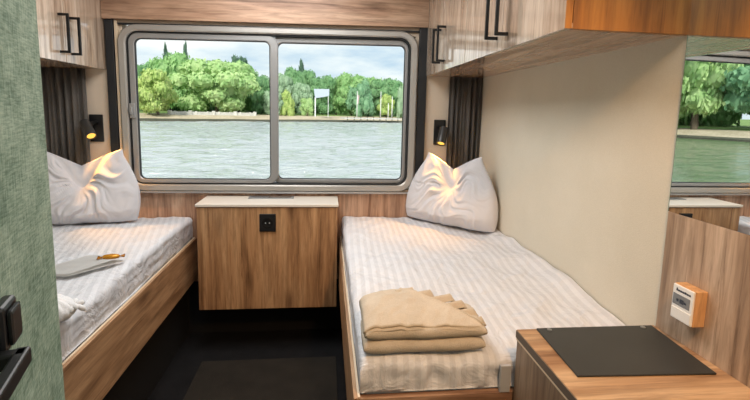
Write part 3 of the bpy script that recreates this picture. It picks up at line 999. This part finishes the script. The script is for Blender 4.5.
# ------------------------------------------------------------------ outside: water, banks
ZW = -1.15
def noise_bump(m, scale, strength, dist, stretch):
    b = m.node_tree.nodes['Principled BSDF']
    t = N(m, 'ShaderNodeTexCoord'); p = N(m, 'ShaderNodeMapping'); p.inputs['Scale'].default_value = stretch
    n = N(m, 'ShaderNodeTexNoise', Scale=scale, Detail=4.0, Roughness=0.6)
    L(m, t.outputs['Object'], p.inputs['Vector']); L(m, p.outputs[0], n.inputs['Vector'])
    bp = N(m, 'ShaderNodeBump', Strength=strength, Distance=dist)
    L(m, n.outputs['Fac'], bp.inputs['Height']); L(m, bp.outputs[0], b.inputs['Normal'])
    return n
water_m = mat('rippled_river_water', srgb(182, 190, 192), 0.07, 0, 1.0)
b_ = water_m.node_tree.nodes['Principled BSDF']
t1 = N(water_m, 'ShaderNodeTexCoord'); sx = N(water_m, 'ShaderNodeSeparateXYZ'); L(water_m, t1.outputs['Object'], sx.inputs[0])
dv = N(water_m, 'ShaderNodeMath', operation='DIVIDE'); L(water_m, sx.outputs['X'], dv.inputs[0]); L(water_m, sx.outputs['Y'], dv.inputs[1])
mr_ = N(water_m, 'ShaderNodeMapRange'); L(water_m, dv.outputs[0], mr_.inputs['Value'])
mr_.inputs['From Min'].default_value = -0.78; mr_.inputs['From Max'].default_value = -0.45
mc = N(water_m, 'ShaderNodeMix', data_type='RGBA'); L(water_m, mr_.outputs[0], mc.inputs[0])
mc.inputs[6].default_value = srgb(104, 128, 84); mc.inputs[7].default_value = srgb(182, 190, 192)  # bank trees' reflection painted into the colour as green on the far left
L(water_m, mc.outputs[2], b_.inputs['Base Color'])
noise_bump(water_m, 1.0, 1.0, 0.38, (1.5, 4.6, 1))
bm = bmesh.new()
ys = []
y = 2.8
while y < 125:
    ys.append(y); y += 0.10 + 0.0045*(y-2.8)
ys += [160, 260]
nx = 300
def wave(x, y):
    f = max(0.0, min(1.0, (118-y)/20))*max(0.22, min(1.0, (x+0.62*y)/(0.14*y)))
    h = 0.13*nz3(x*0.28+y*0.05, y*0.62, 1.0) + 0.085*nz3(x*0.62-y*0.1, y*1.35, 5.0) + 0.035*nz3(x*1.5, y*3.0, 9.0)
    return ZW + h*f
rows = []
for y in ys:
    hw = 12 + y*0.75
    rows.append([bm.verts.new(((-1 + 2*k/nx)*hw*1.35 - y*0.32, y, wave((-1 + 2*k/nx)*hw*1.35 - y*0.32, y))) for k in range(nx+1)])
for a, b in zip(rows, rows[1:]):
    for k in range(nx):
        bm.faces.new((a[k], a[k+1], b[k+1], b[k]))
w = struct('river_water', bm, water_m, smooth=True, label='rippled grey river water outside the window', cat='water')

shore = [(-120, 30), (-62, 40), (-47.5, 48.5), (-44.6, 54.5), (-40, 64), (-35, 72), (-29.8, 77), (-26.1, 79.3), (-21.6, 83.1), (-16.4, 86.7), (-10.8, 91.3), (-4.3, 95.8), (2.9, 100.9), (11, 105.6), (18.7, 109.6), (40, 118), (120, 140)]
def strip(profile):
    """profile: list of (distance back from the waterline, z)"""
    bm = bmesh.new()
    rows = []
    for i, (x, y) in enumerate(shore):
        a = Vector(shore[max(0, i-1)]); b = Vector(shore[min(len(shore)-1, i+1)])
        d = (b-a).normalized(); nn = Vector((-d.y, d.x))
        rows.append([bm.verts.new((x+nn.x*q, y+nn.y*q, z + 0.06*nz3(x*0.3, q, 1))) for q, z in profile])
    for i in range(len(rows)-1):
        for k in range(len(profile)-1):
            bm.faces.new((rows[i][k], rows[i+1][k], rows[i+1][k+1], rows[i][k+1]))
    bmesh.ops.recalc_face_normals(bm, faces=bm.faces[:])
    return bm
sand_m = fabric('sandy_bank', srgb(206, 190, 168), srgb(170, 156, 132), scale=3.0, bump=0.4, big=0.4)
grass_m = fabric('bank_grass', srgb(140, 164, 96), srgb(100, 128, 70), scale=2.0, bump=0.5, big=0.3)
stone_m = fabric('pale_stone', srgb(208, 206, 200), srgb(178, 176, 170), scale=4.0, bump=0.3, big=0.6)
quay_m = fabric('dark_wet_quay', srgb(96, 94, 82), srgb(70, 72, 60), scale=3.0, bump=0.3, big=0.4)
struct('bank_edge', strip([(-0.3, ZW-0.5), (-0.2, ZW+0.22), (1.6, ZW+0.40)]), quay_m, label='dark wet edge of the far bank at the waterline', cat='bank')
struct('far_bank', strip([(1.5, ZW+0.39), (5, ZW+0.95), (9, ZW+1.15)]), sand_m, label='pale sandy strip along the far bank', cat='bank')
struct('grass_bank', strip([(8.9, ZW+1.15), (16, ZW+1.3), (60, ZW+1.9), (140, ZW+3.0)]), grass_m, label='green grassy bank below the far trees', cat='bank')

def shore_pt(x, back):
    for i in range(len(shore)-1):
        (xa, ya), (xb, yb) = shore[i], shore[i+1]
        if xa <= x <= xb:
            tt = (x-xa)/(xb-xa)
            return ya + (yb-ya)*tt + back
    return 110+back
# low white balustrade along the left part of the bank
wl = thing('balustrade', 'low pale stone balustrade along the left far bank', 'balustrade', (-20.5, 90, 0.0))
bm = bmesh.new()
pts = [(-27.5, 86.2), (-24.5, 88.0), (-21, 90.6), (-17.5, 93.0), (-14.2, 95.4)]
for (xa, ya), (xb, yb) in zip(pts, pts[1:]):
    a = Vector((xa, ya, 0)); b = Vector((xb, yb, 0)); d = (b-a).normalized(); nn = Vector((-d.y, d.x, 0))*0.18
    q = [a-nn, b-nn, b+nn, a+nn]
    lo = [bm.verts.new((p.x, p.y, -0.35)) for p in q]; hi = [bm.verts.new((p.x, p.y, 0.42)) for p in q]
    bm.faces.new(lo); bm.faces.new(hi)
    for k in range(4): bm.faces.new((lo[k], lo[(k+1) % 4], hi[(k+1) % 4], hi[k]))
bmesh.ops.recalc_face_normals(bm, faces=bm.faces[:])
new_obj('balustrade_wall', bm, stone_m, wl)
for (xa, ya) in pts:
    new_obj('post', B((xa-0.3, ya-0.3, -0.4), (xa+0.3, ya+0.3, 0.62), 0.04), stone_m, wl)
for k in range(8):
    tt = (k+0.5)/8*4; i = int(tt); fr_ = tt-i
    x = pts[i][0]+(pts[i+1][0]-pts[i][0])*fr_; y = pts[i][1]+(pts[i+1][1]-pts[i][1])*fr_
    new_obj('post', B((x-0.15, y-0.26, -0.36), (x+0.15, y+0.26, 0.50), 0.03), stone_m, wl)
# pale jetty along the right
jt = thing('jetty', 'long pale jetty along the right far bank', 'jetty', (10, 103.2, -0.9))
bm = bmesh.new()
ja, jb = Vector((3.4, 99.8, 0)), Vector((16.8, 107.2, 0))
d = (jb-ja).normalized(); nn = Vector((-d.y, d.x, 0))*0.9
q = [ja-nn, jb-nn, jb+nn, ja+nn]
lo = [bm.verts.new((p.x, p.y, -0.42)) for p in q]; hi = [bm.verts.new((p.x, p.y, -0.16)) for p in q]
bm.faces.new(lo); bm.faces.new(hi)
for k in range(4): bm.faces.new((lo[k], lo[(k+1) % 4], hi[(k+1) % 4], hi[k]))
bmesh.ops.recalc_face_normals(bm, faces=bm.faces[:])
new_obj('jetty_deck', bm, stone_m, jt)
for k in range(9):
    p = ja.lerp(jb, (k+0.5)/9) - nn*0.8
    bm = bmesh.new(); tube(bm, [(p.x, p.y, -1.3), (p.x, p.y, 0.05)], 0.11, 8)
    new_obj('pile', bm, quay_m, jt)

# pale angled panel on posts
pole_m = mat('white_painted_pole', srgb(226, 226, 224), 0.5)
sc_ = thing('panel_sign', 'pale slanted panel on two posts standing on the far bank', 'sign', (-1.0, 97, 0.1))
bm = bmesh.new()
poly = [(-2.6, 5.55), (0.55, 5.62), (0.55, 4.25), (-0.7, 3.95), (-2.35, 3.70)]
fa = [bm.verts.new((x, 96.8, z)) for x, z in poly]; fb_ = [bm.verts.new((x, 97.1, z)) for x, z in poly]
bm.faces.new(fa); bm.faces.new(fb_[::-1])
for k in range(5): bm.faces.new((fa[k], fa[(k+1) % 5], fb_[(k+1) % 5], fb_[k]))
bmesh.ops.recalc_face_normals(bm, faces=bm.faces[:])
new_obj('panel', bm, mat('pale_blue_grey_panel', srgb(172, 182, 196), 0.5), sc_)
for x, zt, r_ in ((-2.3, 3.9, 0.13), (0.35, 4.4, 0.06)):
    bm = bmesh.new(); tube(bm, [(x, 96.95, -0.1), (x, 96.95, zt)], r_, 10)
    new_obj('post', bm, pole_m, sc_)

# masts
flag_m = mat('faded_flag', srgb(222, 200, 200), 0.8)
for i, (x, y, zb, zt, lab) in enumerate(((6.9, 106, -0.3, 5.55, 'white mast with a furled flag, first of the four masts from the window divider'),
                                     (12.65, 109, -0.3, 5.75, 'tall bare white mast, second from the window divider'),
                                     (14.6, 110, -0.3, 3.15, 'short white mast between two taller ones on the right'),
                                     (15.5, 110, -0.3, 4.75, 'bare white mast nearest the right edge of the window'))):
    m_o = thing('mast', lab, 'mast', (x, y, zb), 'white masts on the far bank')
    bm = bmesh.new(); tube(bm, [(x, y, zb), (x, y, zt*0.6), (x, y, zt)], [0.12, 0.10, 0.06], 10); new_obj('pole', bm, pole_m, m_o, smooth=True)
    bm = bmesh.new(); bmesh.ops.create_uvsphere(bm, u_segments=10, v_segments=6, radius=0.12, matrix=Matrix.Translation((x, y, zt+0.05))); new_obj('finial', bm, pole_m, m_o, smooth=True)
    if i == 0:
        bm = bmesh.new()
        grid_mesh(bm, 8, 12, lambda u, v: Vector((x+0.08+0.40*u*(1-0.4*v), y+0.10*math.sin(u*5+v*3), 5.0-2.0*v-0.25*u)))
        bmesh.ops.solidify(bm, geom=bm.faces[:], thickness=0.03)
        bmesh.ops.recalc_face_normals(bm, faces=bm.faces[:])
        new_obj('flag', bm, flag_m, m_o, smooth=True)

# ------------------------------------------------------------------ trees
def leaf_mat(name, c1, c2):
    m = mat(name, c1, 0.7, 0, 0.2)
    b = m.node_tree.nodes['Principled BSDF']
    t = N(m, 'ShaderNodeTexCoord')
    n = N(m, 'ShaderNodeTexNoise', Scale=7.0, Detail=3.0)
    L(m, t.outputs['Object'], n.inputs['Vector'])
    r = N(m, 'ShaderNodeValToRGB')
    r.color_ramp.elements[0].position = 0.38; r.color_ramp.elements[0].color = c2
    r.color_ramp.elements[1].position = 0.62; r.color_ramp.elements[1].color = c1
    L(m, n.outputs['Fac'], r.inputs['Fac']); L(m, r.outputs[0], b.inputs['Base Color'])
    tr_ = N(m, 'ShaderNodeBsdfTranslucent'); L(m, r.outputs[0], tr_.inputs['Color'])
    ms = N(m, 'ShaderNodeMixShader'); ms.inputs[0].default_value = 0.35
    L(m, b.outputs[0], ms.inputs[1]); L(m, tr_.outputs[0], ms.inputs[2])
    L(m, ms.outputs[0], m.node_tree.nodes['Material Output'].inputs['Surface'])
    return m
LM = {
 'yg': leaf_mat('yellow_green_leaves', srgb(204, 218, 142), srgb(164, 192, 112)),
 'lg': leaf_mat('light_green_leaves', srgb(196, 220, 158), srgb(160, 196, 130)),
 'mg': leaf_mat('mid_green_leaves', srgb(170, 206, 142), srgb(132, 176, 112)),
 'dg': leaf_mat('dark_green_leaves', srgb(144, 184, 132), srgb(108, 152, 106)),
 'gg': leaf_mat('grey_green_leaves', srgb(186, 208, 178), srgb(154, 184, 150)),
 'bg': leaf_mat('blue_green_leaves', srgb(150, 192, 150), srgb(114, 160, 122)),
 'ev': leaf_mat('evergreen_needles', srgb(110, 140, 118), srgb(82, 112, 94)),
}
bark = fabric('grey_brown_bark', srgb(110, 98, 84), srgb(78, 68, 58), scale=6.0, bump=0.6, big=1.0)

def crown_mesh(name, seed, shape, nleaf, leafsize):
    """unit crown: radius 1 around z axis, z from 0 to 1"""
    rnd = random.Random(seed)
    bm = bmesh.new()
    lobes = []
    if shape == 'round':
        for k in range(26):
            a = rnd.uniform(0, 2*math.pi); z = rnd.uniform(0.12, 0.86)
            rr = (math.sin(math.pi*min(0.97, max(0.08, z*0.92+0.08)))**0.6)*rnd.uniform(0.35, 0.76)
            lobes.append((Vector((rr*math.cos(a), rr*math.sin(a), z)), rnd.uniform(0.22, 0.36), rnd.uniform(0.12, 0.19)))
        lobes.append((Vector((0, 0, 0.5)), 0.62, 0.42))
    elif shape == 'spire':
        for k in range(22):
            z = k/21*0.93+0.02
            w_ = 0.85*math.sin(math.pi*min(0.99, 0.15+z*0.83))**0.8 + 0.08
            a = rnd.uniform(0, 6.28)
            lobes.append((Vector((0.25*w_*math.cos(a), 0.25*w_*math.sin(a), z)), w_*0.75, 0.06))
    elif shape == 'willow':
        for k in range(26):
            a = rnd.uniform(0, 6.28); z = rnd.uniform(0.08, 0.85)
            rr = (1-(z*0.95)**2.2)*rnd.uniform(0.45, 0.75)
            lobes.append((Vector((rr*math.cos(a), rr*math.sin(a), z)), rnd.uniform(0.18, 0.28), rnd.uniform(0.14, 0.24)))
        lobes.append((Vector((0, 0, 0.42)), 0.6, 0.40))
    for c, rx, rz in lobes:
        r_ = bmesh.ops.create_icosphere(bm, subdivisions=2, radius=1.0)
        for v in r_['verts']:
            p = v.co.copy()
            k = 0.86 + 0.22*noise.noise(p*2.1 + c*5)
            v.co = Vector((c.x+p.x*rx*k, c.y+p.y*rx*k, c.z+p.z*rz*k))
    tot = sum(rx for _, rx, _ in lobes)
    for c, rx, rz in lobes:
        for _ in range(int(nleaf*rx/tot)):
            d = Vector((rnd.gauss(0, 1), rnd.gauss(0, 1), rnd.gauss(0, 1))).normalized()
            k = rnd.uniform(0.86, 1.10)
            p = Vector((c.x+d.x*rx*k, c.y+d.y*rx*k, c.z+d.z*rz*k))
            nrm_ = (d + Vector((rnd.uniform(-.7, .7), rnd.uniform(-.7, .7), rnd.uniform(-.3, .9)))).normalized()
            s = nrm_.orthogonal().normalized(); u_ = nrm_.cross(s)
            ls = leafsize*rnd.uniform(0.6, 1.3)
            a = rnd.uniform(0, 6.28)
            s, u_ = s*math.cos(a)+u_*math.sin(a), u_*math.cos(a)-s*math.sin(a)
            q = [p+s*ls, p+u_*ls*0.6, p-s*ls, p-u_*ls*0.6]
            for t2 in q: t2.z = c.z + (t2.z-c.z)*1.0
            bm.faces.new([bm.verts.new(t2) for t2 in q])
    me = bpy.data.meshes.new(name)
    bm.to_mesh(me); bm.free()
    me.materials.append(LM['mg'])
    return me
crowns = {
 'round': [crown_mesh('crown_round', 1, 'round', 3600, 0.050), crown_mesh('crown_round_b', 7, 'round', 3600, 0.050)],
 'spire': [crown_mesh('crown_spire', 3, 'spire', 1200, 0.07)],
 'willow': [crown_mesh('crown_willow', 5, 'willow', 3200, 0.05)],
}
tb = bmesh.new(); tube(tb, [(0, 0, 0), (0.02, 0, 0.25), (-0.03, 0.02, 0.6), (0.0, 0, 1.0)], [1.25, 0.9, 0.75, 0.5], 10)
trunk_me = bpy.data.meshes.new('trunk'); tb.to_mesh(trunk_me); tb.free(); trunk_me.materials.append(bark)
for p in trunk_me.polygons: p.use_smooth = True
ti = [0]
def tree(x, y, zb, zt, rad, shape, hue, label, cat='tree', name='tree', group=None, cb=0.06, tr_=None):
    ti[0] += 1
    t = thing(name, label, cat, (x, y, zb), group)
    H = zt-zb
    me = crowns[shape][ti[0] % len(crowns[shape])]
    c = bpy.data.objects.new('crown', me); COL.objects.link(c); c.parent = t
    c.location = (0, 0, H*cb); c.scale = (rad*1.22, rad*1.05, H*(1-cb)); c.rotation_euler = (0, 0, ti[0]*1.7)
    c.material_slots[0].link = 'OBJECT'; c.material_slots[0].material = LM[hue]
    k = bpy.data.objects.new('trunk', trunk_me); COL.objects.link(k); k.parent = t
    tw_ = tr_ or min(0.35, 0.03*H)
    k.scale = (tw_, tw_, H*0.55)
    return t
g = 'trees along the far bank'
tree(-28.6, 83.5, -0.2, 7.9, 3.9, 'round', 'yg', 'yellow-green tree at the left edge of the window', group=g)
tree(-21.6, 95.5, -0.1, 11.1, 7.3, 'round', 'lg', 'biggest light green broad tree left of the window divider', group=g, cb=0.08)
tree(-33.5, 106, -0.1, 12.9, 7.4, 'round', 'mg', 'tall mid green tree behind the yellow-green one', group=g)
tree(-19.8, 109, 0.0, 11.9, 5.0, 'round', 'mg', 'mid green tree behind the biggest light green one', group=g)
tree(-20.2, 113, 2.0, 14.0, 2.4, 'round', 'ev', 'dark tree top showing above the biggest light green tree', group=g)
tree(-38.4, 119, 1.0, 16.2, 0.95, 'spire', 'ev', 'left one of two dark narrow poplars above the left trees', name='poplar', group='dark poplars')
tree(-33.8, 119, 1.0, 16.7, 0.95, 'spire', 'ev', 'right one of two dark narrow poplars above the left trees', name='poplar', group='dark poplars')
tree(-14.2, 104, -0.1, 8.7, 3.0, 'round', 'dg', 'darker green tree left of the window divider behind a pale bush', group=g)
tree(-11.4, 101.5, -0.1, 5.3, 1.9, 'round', 'gg', 'pale green bush directly left of the window divider', 'bush', 'bush', 'bushes on the far bank', 0.0)
tree(-10.2, 113, 0.0, 10.0, 3.0, 'round', 'gg', 'tall grey-green tree directly right of the window divider', group=g)
tree(-9.0, 103, -0.1, 5.3, 2.3, 'willow', 'yg', 'bright yellow-green bush right of the window divider', 'bush', 'bush', 'bushes on the far bank', 0.0)
tree(-6.9, 129, 2.0, 14.7, 1.4, 'spire', 'ev', 'dark pointed tree top rising right of the window divider', name='conifer', group=g)
tree(-7.0, 123, 0.3, 12.5, 4.0, 'round', 'dg', 'dark broad tree below the dark pointed tree top', group=g)
tree(-5.6, 110, 0.0, 7.7, 2.5, 'round', 'gg', 'grey-green tree between the divider and the pale panel', group=g)
tree(-4.3, 105.5, -0.1, 4.2, 1.4, 'round', 'lg', 'small round bush left of the pale panel', 'bush', 'bush', 'bushes on the far bank', 0.0)
tree(-1.1, 119, 0.1, 10.3, 3.9, 'round', 'dg', 'dark tree behind the pale panel', group=g)
tree(2.4, 121, 0.1, 9.7, 2.9, 'round', 'mg', 'green tree just right of the pale panel', group=g)
tree(6.2, 119, 0.2, 11.0, 4.3, 'round', 'mg', 'high green tree behind the flag mast', group=g)
tree(8.4, 115, 0.0, 9.0, 3.9, 'willow', 'bg', 'blue-green drooping willow behind the flag mast', name='willow', group=g)
tree(15.4, 125, 0.1, 10.6, 4.6, 'round', 'dg', 'dark green tree behind the second mast', group=g)
tree(14.8, 117, 0.0, 6.0, 2.4, 'round', 'yg', 'low yellowish tree behind the short mast', group=g)
tree(19.1, 116, -0.1, 8.8, 1.9, 'willow', 'gg', 'pale drooping tree at the right edge of the window', name='willow', group=g)
tree(19.6, 130, 0.0, 10.2, 4.0, 'round', 'mg', 'green tree behind the pale drooping one on the right', group=g)
tree(12.4, 128, 0.0, 11.0, 4.0, 'round', 'mg', 'green tree between the flag mast and the second mast', group=g)
gb = 'trees of the wood behind the far bank'
for i, (x, y, zt, rad, hue) in enumerate(((-47, 112, 10.5, 6.5, 'mg'), (-41, 118, 11.5, 6.5, 'dg'), (-28, 124, 12.0, 6.5, 'dg'), (-20, 130, 10.5, 6.0, 'mg'), (-15.5, 122, 9.5, 5.0, 'gg'), (-11, 134, 10.8, 5.5, 'dg'), (-2.5, 136, 10.5, 5.5, 'mg'), (3.5, 138, 10.8, 5.5, 'dg'), (9.5, 142, 11.8, 5.5, 'mg'), (17, 142, 11.0, 5.5, 'gg'), (24, 140, 10.8, 5.5, 'mg'), (30, 138, 10.5, 6, 'dg'))):
    tree(x, y, 0.0, zt, rad, 'round', hue, 'broad tree of the wood standing behind the nearer trees across the water', group=gb, cb=0.03)
# trees on the nearer bank, seen in the mirror
gm = 'trees on the near left bank seen in the mirror'
for i, (x, y, zt, rad, hue, lab) in enumerate(((-44.6, 66, 13.5, 5.4, 'yg', 'yellow-green bank tree in the mirror, leftmost of them'), (-50, 60, 14.5, 5.2, 'lg', 'light green bank tree with bare trunk near the middle of the mirror'),
        (-55.5, 55, 14.0, 5.2, 'bg', 'blue-green bank tree with bare trunk in the mirror'), (-60, 51.5, 14.5, 5.0, 'bg', 'blue-green bank tree at the right edge of the mirror'))):
    tree(x, y, -0.1, zt, rad, 'round', hue, lab, group=gm, cb=0.17, tr_=0.42)
for i, (x, y, zt, rad, hue) in enumerate(((-60, 72, 16, 7.0, 'mg'), (-68, 62, 15, 7, 'dg'), (-46, 80, 12.5, 5.5, 'lg'), (-53, 78, 15, 6.5, 'mg'), (-41, 88, 12, 5.5, 'mg'), (-72, 54, 15, 7, 'mg'), (-64, 84, 16, 7, 'dg'))):
    tree(x, y, -0.1, zt, rad, 'round', hue, 'broad tree filling the gaps behind the bank trees in the mirror', group='rear trees on the near left bank', cb=0.0)
